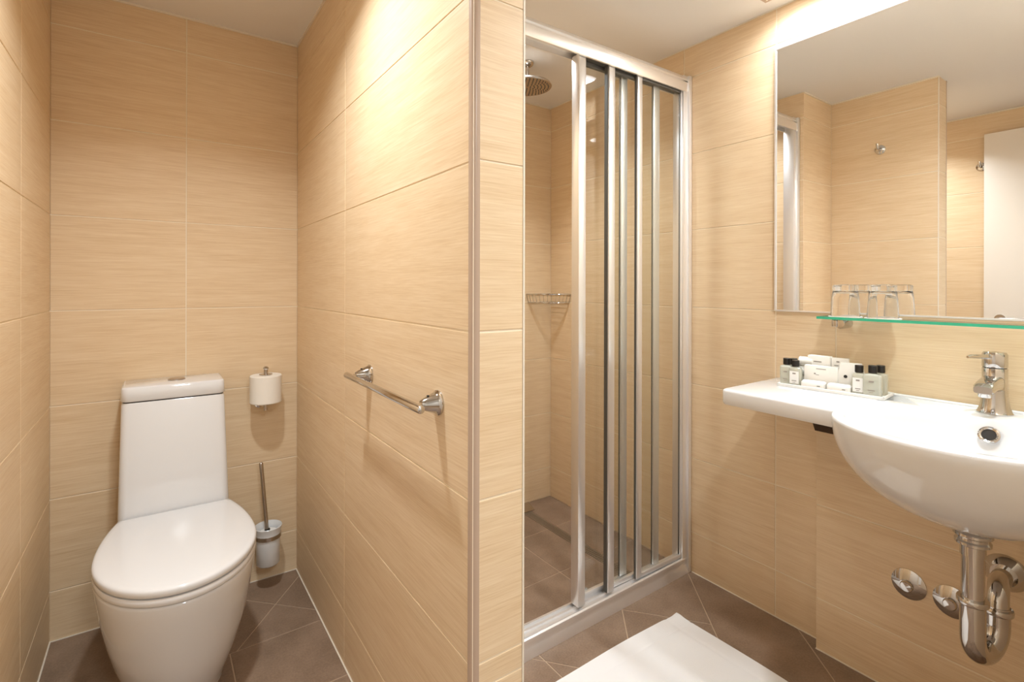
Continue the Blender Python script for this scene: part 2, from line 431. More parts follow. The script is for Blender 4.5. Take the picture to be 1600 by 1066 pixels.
lo = bpy.data.objects.new('lamp', ld); COL.objects.link(lo); lo.parent = ml; lo.location = (0, 0, -0.004)

# ------------------------------------------------------------------ toilet
TX = 0.060
t = empty('toilet', (TX, 1.95, 0), 'white close-coupled toilet with closed lid in the narrow niche', 'toilet')
def d_outline(w, yf, yb, wb, z, n=56, ym=None):
    ym = ym if ym is not None else yf + 0.275 * (w / 0.205)
    pts = []
    for i in range(n + 1):                       # front arc from right to left
        a = PI * i / n
        pts.append((TX + w * math.cos(a), ym - (ym - yf) * math.sin(a), z))
    m = 14
    for i in range(1, m + 1):                    # left side to the back
        k = i / m; pts.append((TX - (w - (w - wb) * k * k), ym + (yb - ym) * k, z))
    for i in range(m, 0, -1):
        k = i / m; pts.append((TX + (w - (w - wb) * k * k), ym + (yb - ym) * k, z))
    return pts
def shrink(d, z, w=0.205, yf=1.556, yb=2.098, wb=0.162): return d_outline(w - d, yf + d, yb - d * 0.6, wb - d, z, ym=1.83)
body = MB().loft([d_outline(w, yf, yb, wb, z, ym=ym) for w, yf, yb, wb, z, ym in (
    (0.124, 1.705, 2.16, 0.11, 0.0, 1.89), (0.126, 1.702, 2.16, 0.11, 0.012, 1.89), (0.138, 1.680, 2.16, 0.115, 0.05, 1.88),
    (0.160, 1.640, 2.16, 0.125, 0.12, 1.87), (0.178, 1.607, 2.15, 0.14, 0.20, 1.855), (0.191, 1.585, 2.13, 0.15, 0.28, 1.84),
    (0.1985, 1.571, 2.11, 0.156, 0.34, 1.832), (0.201, 1.565, 2.10, 0.158, 0.370, 1.83), (0.200, 1.566, 2.10, 0.157, 0.378, 1.83), (0.194, 1.572, 2.09, 0.150, 0.3815, 1.83), (0.18, 1.59, 2.08, 0.14, 0.382, 1.83))])
part('bowl', body, M['white'], t, weld=True, angle=60)
def tank_ring(xa, xb, yf, yb, z, r=0.022, n=6):
    pts = []
    for cx, cy, a0, rad in ((xb - r, yf + r, -PI / 2, r), (xb - 0.006, yb - 0.006, 0, 0.006), (xa + 0.006, yb - 0.006, PI / 2, 0.006), (xa + r, yf + r, PI, r)):
        for i in range(n + 1):
            a = a0 + PI / 2 * i / n; pts.append((cx + rad * math.cos(a), cy + rad * math.sin(a), z))
    return pts
YW = YB - 0.003
part('foot', MB().loft([tank_ring(TX - w, TX + w, 2.05, YW, z, 0.03) for w, z in ((0.115, 0.0), (0.12, 0.1), (0.14, 0.25), (0.155, 0.40))]), M['white'], t, angle=60)
part('cistern', MB().loft([tank_ring(-0.103, 0.221, 2.104, YW, 0.375), tank_ring(-0.1035, 0.2215, 2.104, YW, 0.39), tank_ring(-0.094, 0.206, 2.112, YW, 0.800), tank_ring(-0.092, 0.204, 2.114, YW, 0.806)]), M['white'], t, angle=60)
part('cistern_lid', MB().loft([tank_ring(-0.093, 0.205, 2.113, YW, 0.810), tank_ring(-0.0955, 0.2075, 2.110, YW, 0.813), tank_ring(-0.0945, 0.2055, 2.111, YW, 0.852), tank_ring(-0.0925, 0.2035, 2.114, YW, 0.857), tank_ring(-0.088, 0.199, 2.119, YW - .002, 0.8585)]), M['white'], t, angle=60)
part('seam', MB().loft([tank_ring(-0.09, 0.202, 2.117, YW, 0.804), tank_ring(-0.09, 0.202, 2.117, YW, 0.812)]), M['hole'], t)
part('flush_button', MB().lathe([(0.0, 0.0), (0.027, 0.0), (0.027, 0.004), (0.021, 0.0075), (0.012, 0.009), (0.0, 0.0095)], (0.062, 2.205, 0.8583), n=32, sx=1.0, sy=0.9, cap0=False, cap1=False), M['steel'], t)
part('seat', MB().loft([shrink(0.020, 0.380), shrink(0.018, 0.3850), shrink(0.003, 0.3855), shrink(0.001, 0.389), shrink(0.001, 0.400), shrink(0.003, 0.4035), shrink(0.016, 0.4040), shrink(0.020, 0.410)]), M['seat'], t, weld=True, angle=45)
part('lid', MB().loft([shrink(0.020, 0.4075), shrink(0.014, 0.4078), shrink(0.002, 0.4085), shrink(0.0, 0.4115), shrink(0.0, 0.4225), shrink(0.002, 0.4265), shrink(0.007, 0.4292), shrink(0.016, 0.4302), shrink(0.04, 0.4312), shrink(0.10, 0.432)]), M['seat'], t, weld=True, angle=45)

# paper holder, roll
RX, RY = 0.357, 2.208
o = empty('toilet_roll_holder', (RX, RY, 0.70), 'steel upright toilet roll holder on the wall beside the toilet', 'paper holder')
part('spindle', MB().tube([(RX, RY, 0.706), (RX, RY, 0.868)], 0.0075, 16), M['steel'], o)
part('knob', MB().lathe([(0.0, 0), (0.008, 0.001), (0.010, 0.005), (0.010, 0.009), (0.006, 0.013), (0, 0.014)], (RX, RY, 0.866), n=20, cap0=False, cap1=False), M['chrome'], o)
part('arm', MB().tube([(RX, RY, 0.722), (RX - 0.012, RY + 0.04, 0.722), (RX - 0.012, YB, 0.722)], 0.007, 14), M['steel'], o)
part('wall_rose', MB().lathe([(0.018, 0), (0.018, 0.008), (0.012, 0.010)], (RX - 0.012, YB, 0.722), (0, -1, 0)), M['chrome'], o)
tr = tag(MB().lathe([(0.021, 0.0), (0.055, 0.0), (0.0575, 0.003), (0.0575, 0.105), (0.055, 0.108), (0.021, 0.108), (0.021, 0.0)], (0, 0, 0), n=48, cap0=False, cap1=False).build('toilet_paper_roll', M['paper']), 'white toilet paper roll standing on the upright holder', 'toilet paper')
tr.location = (RX, RY, 0.738)
part('core', MB().lathe([(0.0085, 0.0), (0.021, 0.0), (0.021, 0.1085), (0.0085, 0.1085)], (RX, RY, 0.738), n=24, cap0=False, cap1=False), M['hole'], tr)
part('holder_plate', MB().lathe([(0.0, 0), (0.024, 0), (0.024, 0.0025), (0.0, 0.004)], (RX, RY, 0.847), n=24, cap0=False, cap1=False), M['steel'], o)
part('support_plate', MB().lathe([(0.0, 0), (0.020, 0), (0.020, 0.003), (0.0, 0.003)], (RX, RY, 0.7345), n=24, cap0=False, cap1=False), M['steel'], o)

# toilet brush in its wall holder
BX, BY = 0.366, 2.205
o = empty('toilet_brush_holder', (BX, BY, 0.10), 'white frosted cup with steel ring, toilet brush holder beside the toilet', 'brush holder')
part('cup', MB().lathe([(0.0, 0.0), (0.038, 0.0), (0.0425, 0.005), (0.0435, 0.10), (0.045, 0.125), (0.051, 0.148), (0.049, 0.150), (0.042, 0.128), (0.041, 0.10), (0.038, 0.01), (0.0, 0.008)], (BX, BY, 0.100), n=40, cap0=False, cap1=False), M['holderglass'], o, angle=50)
part('ring', MB().lathe([(0.0445, 0.104), (0.0475, 0.104), (0.0475, 0.119), (0.0445, 0.119)], (BX, BY, 0.100), n=40, cap0=False, cap1=False), M['steel'], o)
part('arm', MB().box(BX - 0.01, BX + 0.01, BY + 0.045, YB, 0.206, 0.218), M['steel'], o)
o = empty('toilet_brush', (BX, BY, 0.11), 'steel-handled toilet brush leaning in its white cup', 'toilet brush')
part('handle', MB().tube([(BX - 0.004, BY, 0.230), (BX - 0.024, BY + 0.012, 0.496), (BX - 0.0245, BY + 0.012, 0.500)], [0.0075, 0.0075, 0.004], 16), M['steel'], o)
part('disc', MB().lathe([(0.0, 0.0), (0.030, 0.0), (0.032, 0.003), (0.012, 0.006), (0.0, 0.006)], (BX, BY, 0.224), n=32, cap0=False, cap1=False), M['label'], o)
part('collar', MB().lathe([(0.010, 0.0), (0.010, 0.008), (0.007, 0.010)], (BX - 0.003, BY, 0.229), n=20), M['black'], o)
part('bristles', MB().lathe([(0.006, 0.115), (0.010, 0.10), (0.026, 0.085), (0.028, 0.03), (0.018, 0.012), (0.0, 0.011)], (BX, BY, 0.108), n=24, cap1=False), M['label'], o)

# towel bar on the partition
o = empty('towel_bar', (XP, 1.18, 0.953), 'chrome towel bar with two conical mounts on the partition', 'towel bar')
XB_ = 0.432
for y in (1.392, 0.972):
    mnt = part('mount', MB().lathe([(0.0265, 0.0), (0.0265, 0.003), (0.0235, 0.005), (0.021, 0.012), (0.0125, 0.034), (0.009, 0.040)], (XP, y, 0.953), (-1, 0, 0), n=36), M['chrome'], o, angle=50)
    part('post', MB().tube([(XP - 0.036, y, 0.953), (XB_, y - 0.012, 0.953)], 0.006, 14), M['chrome'], mnt)
    part('grub_screw', MB().lathe([(0.0028, 0), (0.0028, 0.002)], (XP - 0.024, y, 0.969), (0.0, 0.0, 1.0), n=12), M['hole'], mnt)
part('bar', MB().tube([(XB_, 0.930, 0.953), (XB_, 0.9325, 0.953), (XB_, 1.412, 0.953), (XB_, 1.4145, 0.953)], [0.0068, 0.0085, 0.0085, 0.0068], 20), M['chrome'], o, angle=60)

# ------------------------------------------------------------------ shower door
DX0, DX1 = XS + 0.001, XR - 0.001
DY = 1.327
sd = empty('shower_door', (1.385, DY, 0), 'aluminium framed three-panel sliding shower door pushed open to the right', 'shower door')
def ext(name, poly, x0, x1, m='alu', parent=None, **kw):
    return part(name, MB().prism(poly, 'x', x0, x1), M[m], parent or sd, **kw)
# profiles are (y, z) and run along x
BR = [(DY - 0.004, 0.0), (DY - 0.004, 0.004), (DY + 0.004, 0.030), (DY + 0.006, 0.044), (DY + 0.003, 0.050), (DY + 0.004, 0.060), (DY + 0.010, 0.063),
                    (DY + 0.010, 0.054), (DY + 0.024, 0.054), (DY + 0.024, 0.061), (DY + 0.030, 0.061), (DY + 0.030, 0.052), (DY + 0.046, 0.052), (DY + 0.046, 0.062), (DY + 0.056, 0.060), (DY + 0.058, 0.0)]
part('bottom_rail', MB().loft([[(x, y - (w if i < 7 else 0.0), z) for i, (y, z) in enumerate(BR)] for x, w in ((DX0, 0.020), (DX1, 0.0))]), M['alu'], sd)
ext('top_rail', [(DY + 0.002, 2.014), (DY, 2.018), (DY, 2.052), (DY + 0.004, 2.056), (DY + 0.004, 2.060), (DY, 2.064), (DY + 0.004, 2.076), (DY + 0.012, 2.082),
                 (DY + 0.050, 2.082), (DY + 0.058, 2.074), (DY + 0.058, 2.014), (DY + 0.052, 2.014), (DY + 0.052, 2.034), (DY + 0.008, 2.034), (DY + 0.008, 2.014)], DX0, DX1)
ext('rail_seal', [(DY + 0.010, 2.020), (DY + 0.010, 2.0335), (DY + 0.050, 2.0335), (DY + 0.050, 2.020)], 1.258, DX1 - 0.02, 'rubber')
def post(name, x0, x1, y0, y1, z0, z1, m='alu', parent=None, bevel=0.0025):
    return part(name, MB().box(x0, x1, y0, y1, z0, z1), M[m], parent or sd, bevel=bevel)
# wall jambs
for s, xa in ((1, DX0), (-1, DX1)):
    j = post('jamb', min(xa, xa + s * 0.046), max(xa, xa + s * 0.046), DY + 0.004, DY + 0.058, 0.0, 2.082)
    post('jamb_strip', min(xa + s * 0.001, xa + s * 0.020), max(xa + s * 0.001, xa + s * 0.020), DY - 0.006, DY + 0.006, 0.0, 2.082, 'alu', None)
ZL0, ZL1 = 0.063, 2.022
def stile(parent, xa, xb, y0, y1, seal_left=True):
    s = post('stile', xa, xb, y0, y1, ZL0, ZL1, 'alu', parent, 0.003)
    if seal_left: part('seal', MB().box(xa - 0.0025, xa, y0 + 0.006, y1 - 0.004, ZL0, ZL1), M['rubber'], parent, smooth=False)
    return s
def make_panel(xa0, xa1, ya, yb, xt0, xt1, yt0, yt1, yg, seal=True):
    g = part('glass_panel', MB().box(xa1 - 0.004, xt0 + 0.004, yg, yg + 0.0045, ZL0 + 0.01, ZL1 - 0.005), M['glass'], sd, smooth=False)
    stile(g, xa0, xa1, ya, yb, seal)
    stile(g, xt0, xt1, yt0, yt1)
    post('bottom_bar', xa1, xt0, yg - 0.004, yg + 0.010, ZL0, ZL0 + 0.016, 'alu', g, 0.001)
    post('top_bar', xa1, xt0, yg - 0.004, yg + 0.010, ZL1 - 0.016, ZL1, 'rubber', g, 0.001)
    return g
f0 = DY + 0.010
make_panel(1.222, 1.256, f0, f0 + 0.040, 1.470, 1.505, f0 + 0.032, f0 + 0.046, f0 + 0.036, False)
make_panel(1.371, 1.403, f0, f0 + 0.026, 1.641, 1.677, f0 + 0.016, f0 + 0.030, f0 + 0.020)
make_panel(1.527, 1.555, f0, f0 + 0.018, 1.796, 1.806, f0 + 0.002, f0 + 0.016, f0 + 0.006)
for xx in (1.30, 1.60):
    part('roller', MB().lathe([(0.010, -0.004), (0.010, 0.004)], (xx, f0 + 0.05, 0.080), (0, 1, 0), n=20), M['chrome'], sd)

# ------------------------------------------------------------------ shower fittings
HX, HY, HZ = 1.375, 1.849, 2.098
o = empty('rain_shower', (HX, HY, ZC), 'round brushed steel rain shower head hanging from the ceiling', 'shower head')
part('ceiling_rose', MB().lathe([(0.030, 0.0), (0.030, -0.006), (0.024, -0.016), (0.012, -0.024)], (HX, HY, ZC), n=32), M['chrome'], o)
part('arm', MB().tube([(HX, HY, ZC - 0.02), (HX, HY, HZ + 0.02)], 0.008, 16), M['steel'], o)
hd = part('head', MB().lathe([(0.0, 0.034), (0.016, 0.034), (0.030, 0.026), (0.085, 0.020), (0.106, 0.012), (0.110, 0.004), (0.107, 0.0), (0.0, 0.0)], (HX, HY, HZ), n=48, cap0=False, cap1=False), M['steel'], o)
nz = MB()
for ring, cnt in ((0.016, 6), (0.032, 12), (0.048, 18), (0.064, 24), (0.080, 30), (0.095, 36)):
    for i in range(cnt):
        a = 2 * PI * i / cnt
        nz.lathe([(0.0028, 0.0), (0.0020, -0.003)], (HX + ring * math.cos(a), HY + ring * math.sin(a), HZ), n=6)
tag(part('nozzles', nz, M['rubber'], hd), kind='stuff')

CX, CY, CR = XR - 0.003, YS - 0.003, 0.172
o = empty('corner_basket', (XR, YS, 1.10), 'chrome wire soap basket in the shower corner', 'shower basket')
def qarc(r, z, n=20): return [(CX - r * math.cos(PI / 2 * i / n), CY - r * math.sin(PI / 2 * i / n), z) for i in range(n + 1)]
part('top_rim', MB().tube([(CX, CY, 1.154), *qarc(CR, 1.154), (CX, CY, 1.154)], 0.0036, 8), M['chrome'], o)
part('bottom_rim', MB().tube([(CX, CY, 1.108), *qarc(CR - 0.014, 1.108), (CX, CY, 1.108)], 0.0026, 8), M['chrome'], o)
for i in range(13):
    a = PI / 2 * i / 12
    p0 = (CX - CR * math.cos(a), CY - CR * math.sin(a), 1.154); p1 = (CX - (CR - 0.014) * math.cos(a), CY - (CR - 0.014) * math.sin(a), 1.108)
    part('wire', MB().tube([p0, p1], 0.0016, 6), M['chrome'], o)
for i in range(1, 11):
    u = (CR - 0.014) * i / 11; e_ = math.sqrt(max((CR - 0.014) ** 2 - u ** 2, 0))
    part('base_wire', MB().tube([(CX - u, CY, 1.108), (CX - u, CY - e_, 1.108)], 0.0014, 6), M['chrome'], o)

o = empty('shower_drain', (1.613, 1.80, 0), 'long steel linear drain with perforated grate in the shower floor', 'floor drain')
part('channel', MB().box(1.5885, 1.6375, 1.401, YS - 0.001, -0.0016, -0.0012), M['black'], o, smooth=False)
for x in (1.590, 1.632):
    part('edge_strip', MB().box(x, x + 0.004, 1.402, YS - 0.002, -0.0012, 0.0012), M['grate'], o, smooth=False)
gr = MB()
y = 1.410
while y < YS - 0.01:
    gr.box(1.594, 1.632, y, y + 0.0038, -0.0010, 0.0006); y += 0.0115
for i in range(4): gr.box(1.6000 + i * 0.0086, 1.6026 + i * 0.0086, 1.404, YS - 0.004, -0.0010, 0.0007)
tag(part('grate_bars', gr, M['grate'], o, smooth=False), kind='stuff')
part('end_plate', MB().prism([(1.585, 2.16), (1.585, YS - 0.002), (1.69, YS - 0.002), (1.66, 2.16)], 'z', 0.001, 0.006), M['steel'], o, smooth=False)

def hook(x, y, z, sgn, label):
    o = empty('robe_hook', (x, y, z), label, 'hook')
    part('rose', MB().lathe([(0.024, 0), (0.024, 0.005), (0.018, 0.009)], (x, y, z), (sgn, 0, 0), n=28), M['chrome'], o)
    part('peg', MB().tube([(x + sgn * 0.006, y, z), (x + sgn * 0.030, y, z - 0.004), (x + sgn * 0.040, y, z + 0.006), (x + sgn * 0.043, y, z + 0.026)], [0.009, 0.008, 0.0075, 0.006], 16), M['chrome'], o, angle=60)
hook(XPR, 1.070, 1.908, 1, 'chrome robe hook on the partition, seen in the mirror')
hook(XL, 0.874, 1.905, 1, 'chrome hook beside the white door, seen in the mirror')

# ------------------------------------------------------------------ mirror, glass shelf, tumblers
MZ0, MZ1, MY0, MY1 = 1.116, 2.056, 0.06, 0.964
mr = empty('mirror', (XR, 0.33, MZ0), 'large wall mirror with a thin metal edge above the washbasin', 'mirror')
part('mirror_pane', MB().box(XR - 0.006, XR - 0.0005, MY0, MY1, MZ0, MZ1), M['mirror'], mr, smooth=False)
part('edge_strip', MB().box(XR - 0.009, XR - 0.0002, MY1, MY1 + 0.006, MZ0 - 0.004, MZ1 + 0.004), M['alu'], mr, smooth=False)
part('edge_strip', MB().box(XR - 0.009, XR - 0.0002, MY0, MY1, MZ1, MZ1 + 0.004), M['alu'], mr, smooth=False)
part('edge_strip', MB().box(XR - 0.009, XR - 0.0002, MY0, MY1, MZ0 - 0.005, MZ0), M['alu'], mr, smooth=False)

SX0, SX1, SY0, SY1, SZ = 1.730, XR - 0.012, 0.06, 0.777, 1.097
gs = empty('glass_shelf', (1.785, 0.4, SZ), 'clear glass shelf with green edge under the mirror', 'shelf')
gp = part('glass_plate', MB().box(SX0 + 0.002, SX1, SY0, SY1 - 0.002, SZ + 0.0003, SZ + 0.0077), M['shelfglass'], gs, smooth=False)
part('front_edge', MB().box(SX0, SX0 + 0.002, SY0, SY1, SZ, SZ + 0.008), M['glassedge'], gs, smooth=False)
part('side_edge', MB().box(SX0 + 0.002, SX1, SY1 - 0.002, SY1, SZ, SZ + 0.008), M['glassedge'], gs, smooth=False)
for y in (0.735, 0.12):
    br = part('bracket', MB().lathe([(0.017, 0.0), (0.017, 0.050), (0.014, 0.056), (0.0, 0.057)], (XR, y, SZ - 0.016), (-1, 0, 0), n=28, cap1=False), M['chrome'], gs)
    part('clamp', MB().box(XR - 0.060, XR - 0.020, y + 0.006, y + 0.022, SZ - 0.026, SZ + 0.001), M['chrome'], br, bevel=0.002)
ZSH = SZ + 0.0077
def coaster(x, y, w, label):
    o = tag(MB().lathe([(0.0, 0.0), (w, 0.0), (w, 0.0012), (0.0, 0.0012)], (0, 0, 0), n=36, cap0=False, cap1=False).build('paper_coaster', M['card']), label, 'coaster', 'paper coasters under the tumblers')
    o.location = (x, y, ZSH + 0.0004)
def tumbler(x, y, label):
    z = ZSH + 0.0020
    prof_o = [(0.0395, 0.0), (0.0400, 0.002), (0.0385, 0.030), (0.0368, 0.058), (0.0350, 0.072), (0.0335, 0.080), (0.0345, 0.086), (0.0345, 0.094), (0.0330, 0.098), (0.029, 0.0995), (0.0, 0.0975)]
    prof_i = [(0.0, 0.080), (0.022, 0.0800), (0.0300, 0.075), (0.0345, 0.060), (0.0366, 0.030), (0.0380, 0.0)]
    o = tag(MB().lathe(prof_o + prof_i + [prof_o[0]], (0, 0, 0), n=48, cap0=False, cap1=False).build('drinking_glass', M['tumbler']), label, 'glass', 'tumblers on the glass shelf')
    o.location = (x, y, z)
coaster(1.778, 0.713, 0.046, 'white paper coaster under the left upturned tumbler')
coaster(1.778, 0.612, 0.046, 'white paper coaster under the right upturned tumbler')
tumbler(1.778, 0.713, 'clear tumbler upside down on the shelf, the left one')
tumbler(1.778, 0.612, 'clear tumbler upside down on the shelf, the right one')

# ------------------------------------------------------------------ washbasin
ZR = 0.870
wbn = empty('washbasin', (XR, 0.5, 0.62), 'white ceramic washbasin with a long flat shelf at its left', 'washbasin')
BCX, BCY = 1.520, 0.370
N = 96
def outer(s, z, back=XR - 0.001, cx=BCX, hw=0.257, fx=0.222):
    pts = []
    for i in range(N):
        a = 2 * PI * i / N; c, sn = math.cos(a), math.sin(a)
        if c < 0:
            pts.append((cx + fx * s * c, BCY + hw * s * sn, z))
        else:
            p = 2.0 / 8.0
            sc = math.copysign(abs(sn) ** p, sn)
            pts.append((cx + (back - cx) * c ** p, BCY + hw * s * sc, z))
    return pts
def inner(s, z, cx=1.520, fx=0.186, hw=0.229):
    return [(cx + fx * s * math.cos(2 * PI * i / N), BCY + hw * s * math.sin(2 * PI * i / N), z) for i in range(N)]
rings = []
for q in (0.0, 0.12, 0.24, 0.36, 0.48, 0.60, 0.70, 0.79, 0.87, 0.93, 0.97, 0.99):
    tt = math.sqrt(max(0, 1 - q ** 2.4))
    rings.append(inner(max(q, 0.02), ZR - 0.006 - 0.135 * tt, cx=1.520 + 0.045 * (1 - q)))
rings.append(inner(1.0, ZR - 0.006)); rings.append(inner(1.012, ZR - 0.002)); rings.append(inner(1.03, ZR))
rings.append(outer(0.985, ZR)); rings.append(outer(0.996, ZR - 0.002)); rings.append(outer(1.0, ZR - 0.008))
for k in range(1, 15):
    tq = k / 14.0
    s = max((1 - tq ** 2.1) ** (1 / 2.1), 0.02)
    rings.append(outer(s, ZR - 0.008 - 0.226 * tq, cx=BCX + 0.05 * tq ** 2, back=XR - 0.001 - 0.22 * max(0, tq - 0.35) ** 1.5))
part('bowl', MB().loft(rings), M['white'], wbn, weld=True, angle=60)
shp = [(1.489, 0.58), (1.487, 0.640), (1.493, 0.932)]
poly = []
def rc(cx, cy, r, a0, a1, n=8): return [(cx + r * math.cos(a0 + (a1 - a0) * i / n), cy + r * math.sin(a0 + (a1 - a0) * i / n)) for i in range(n + 1)]
poly = [(XR - 0.001, 0.607), (XR - 0.001, 0.966)] + rc(1.511, 0.943, 0.018, PI / 2, PI) + [(1.486, 0.632), (1.4835, 0.622), (1.478, 0.612), (1.478, 0.607)]
def offs(p, d):
    c = Vector((1.67, 0.75)); out = []
    for x, y in p:
        nx = x + d if x < 1.6 else x; ny = y - d if y > 0.9 else y
        out.append((nx, ny))
    return out
part('shelf', MB().loft([[(x, y, z) for x, y in offs(poly, d)] for d, z in ((0.012, 0.820), (0.003, 0.822), (0.0, 0.830), (0.0, ZR - 0.008), (0.002, ZR - 0.002), (0.007, ZR + 0.0003))]), M['white'], wbn, angle=50)
part('upstand', MB().box(XR - 0.016, XR - 0.001, 0.12, 0.93, ZR - 0.01, ZR + 0.007), M['white'], wbn, bevel=0.004, seg=3)
ov = part('overflow_ring', MB().lathe([(0.0145, 0.0), (0.0215, 0.0), (0.0215, 0.003), (0.018, 0.0045), (0.0145, 0.003)], (1.694, 0.357, 0.832), (-0.86, 0, 0.5), n=32, cap0=False, cap1=False), M['chrome'], wbn)
part('overflow_hole', MB().lathe([(0.015, 0.0012), (0.001, 0.0012)], (1.694, 0.357, 0.832), (-0.86, 0, 0.5), n=24, cap0=False), M['hole'], wbn)
part('drain_plug', MB().lathe([(0.0, 0.004), (0.026, 0.003), (0.030, 0.0)], (1.565, BCY, 0.7305), n=32, cap0=False), M['chrome'], wbn)
part('bracket', MB().prism([(0.735, 0.822), (0.735, 0.815), (0.722, 0.774), (0.60, 0.774), (0.60, 0.822)], 'x', 1.600, XBOX + 0.0), M['bracket'], wbn, smooth=False)

# faucet
FX, FY = 1.797, 0.368
fa = empty('faucet', (FX, FY, ZR), 'chrome single-lever mixer tap on the washbasin', 'faucet')
part('body', MB().lathe([(0.036, 0.0), (0.037, 0.003), (0.034, 0.007), (0.030, 0.018), (0.0265, 0.045), (0.0255, 0.075), (0.0255, 0.118), (0.0245, 0.119)], (FX, FY, ZR), n=40), M['chrome'], fa, angle=50)
part('joint', MB().lathe([(0.0235, 0.118), (0.0235, 0.122)], (FX, FY, ZR), n=40), M['hole'], fa)
part('cap', MB().lathe([(0.0250, 0.121), (0.0258, 0.123), (0.0258, 0.154), (0.0225, 0.160), (0.0, 0.162)], (FX, FY, ZR), n=40, cap1=False), M['chrome'], fa, angle=50)
def sect(x, zc_, hw, hh, n=20, e=0.5):
    return [(x, FY + hw * math.copysign(abs(math.cos(2 * PI * i / n)) ** e, math.cos(2 * PI * i / n)), zc_ + hh * math.copysign(abs(math.sin(2 * PI * i / n)) ** e, math.sin(2 * PI * i / n))) for i in range(n)]
part('spout', MB().loft([sect(FX - 0.005, ZR + 0.078, 0.022, 0.022), sect(FX - 0.03, ZR + 0.080, 0.0215, 0.019), sect(FX - 0.07, ZR + 0.079, 0.021, 0.014), sect(FX - 0.100, ZR + 0.074, 0.0205, 0.012), sect(FX - 0.108, ZR + 0.072, 0.018, 0.009)]), M['chrome'], fa, angle=50)
part('aerator', MB().lathe([(0.012, 0.0), (0.013, 0.002), (0.013, 0.012)], (FX - 0.092, FY, ZR + 0.053), n=24), M['chrome'], fa)
part('lever', MB().tube([(FX - 0.015, FY + 0.004, ZR + 0.148), (FX - 0.045, FY + 0.012, ZR + 0.150), (FX - 0.095, FY + 0.026, ZR + 0.153), (FX - 0.108, FY + 0.029, ZR + 0.152)], [0.008, 0.0055, 0.0048, 0.0030], 14), M['chrome'], fa, angle=60)

# trap under the basin
PX, PY, PR = 1.562, 0.357, 0.0215
tp_ = empty('basin_trap', (PX, PY, 0.31), 'chrome P-trap waste pipe under the washbasin', 'waste pipe')
part('waste_flange', MB().lathe([(0.034, 0.030), (0.037, 0.026), (0.037, 0.020), (0.031, 0.016), (0.031, 0.010), (0.034, 0.006), (0.034, 0.0), (0.027, -0.004)], (PX, PY, 0.603), n=36), M['chrome'], tp_)
part('inlet_pipe', MB().tube([(PX, PY, 0.615), (PX, PY, 0.40)], PR, 28), M['chrome'], tp_)
part('inlet_sleeve', MB().tube([(PX, PY, 0.612), (PX, PY, 0.575)], PR + 0.0022, 28), M['chrome'], tp_)
UX, UY = 1.670, 0.336; ur = (UX - PX) / 2; uz = 0.386
yk = lambda x: PY + (UY - PY) * (x - PX) / (UX - PX)
ub = [(PX, PY, 0.47), (PX, PY, uz)] + [(PX + ur - ur * math.cos(a), yk(PX + ur - ur * math.cos(a)), uz - ur * math.sin(a)) for a in [PI * i / 18 for i in range(1, 18)]] + [(UX, UY, uz), (UX, UY, 0.43)]
part('u_bend', MB().tube(ub, PR + 0.0026, 28), M['chrome'], tp_, angle=60)
el = [(UX, UY, 0.38), (UX, UY, 0.415)] + [(UX + 0.050 - 0.050 * math.cos(a), UY + 0.008 * (1 - math.cos(a)), 0.425 + 0.038 * math.sin(a)) for a in [PI / 2 * i / 10 for i in range(11)]] + [(XBOX - 0.001, UY + 0.010, 0.463)]
part('outlet_pipe', MB().tube(el, PR, 28), M['chrome'], tp_, angle=60)
for x, yy_, z in ((PX, PY, 0.462), (UX, UY, 0.412)):
    part('union_ring', MB().lathe([(0.0215, 0.0), (0.0285, 0.0005), (0.0300, 0.003), (0.0300, 0.011), (0.0285, 0.0135), (0.0215, 0.014)], (x, yy_, z), n=36, cap0=False, cap1=False), M['chrome'], tp_)
part('wall_rose', MB().lathe([(0.046, 0.0), (0.045, 0.003), (0.030, 0.018), (0.027, 0.022), (0.021, 0.022)], (XBOX, UY + 0.010, 0.463), (-1, 0, 0), n=40, cap0=False, cap1=False), M['chrome'], tp_)
def valve(y, z, label):
    o = empty('valve_cover', (XBOX, y, z), label, 'valve cover', 0, 'round chrome covers on the pipe box')
    part('rose', MB().lathe([(0.043, 0.0), (0.0425, 0.0025), (0.019, 0.014), (0.014, 0.014)], (XBOX, y, z), (-1, 0, 0), n=40, cap1=False), M['chrome'], o)
    part('cap', MB().lathe([(0.0155, 0.008), (0.0155, 0.022), (0.013, 0.026), (0.0, 0.027)], (XBOX, y, z), (-1, 0, 0), n=28, cap1=False), M['chrome'], o)
valve(0.552, 0.335, 'round chrome valve cover on the pipe box, farther left from the waste pipe')
valve(0.454, 0.333, 'round chrome valve cover on the pipe box, right behind the waste pipe')

# ------------------------------------------------------------------ tray with toiletries
ZT = ZR + 0.0005
TRX, TRY, TRA = 1.761, 0.742, R(6.0)
ca, sa = math.cos(TRA), math.sin(TRA)
def TP(u, v):           # u along the tray (to the right in the picture), v towards the wall
    # u axis = -Y rotated, v axis = +X rotated
    return (TRX + v * ca + u * sa, TRY - u * ca + v * sa)
tray = empty('amenity_tray', (TRX, TRY, ZT), 'long white tray of toiletries on the washbasin shelf', 'tray', TRA - PI / 2)
def lbox(u0, u1, v0, v1, z0, z1): return MB().box(u0, u1, v0, v1, z0, z1)
tl, tw = 0.148, 0.053
lbox(-tl, tl, -tw, tw, 0.0, 0.004).build('base', M['label'], tray, bevel=0.0015)
lbox(-tl, tl, -tw, -tw + 0.005, 0.003, 0.010).build('front_rim', M['label'], tray, bevel=0.0015)
lbox(-tl, tl, tw - 0.005, tw, 0.003, 0.010).build('back_rim', M['label'], tray, bevel=0.0015)
lbox(-tl, -tl + 0.005, -tw, tw, 0.003, 0.010).build('end_rim', M['label'], tray, bevel=0.0015)
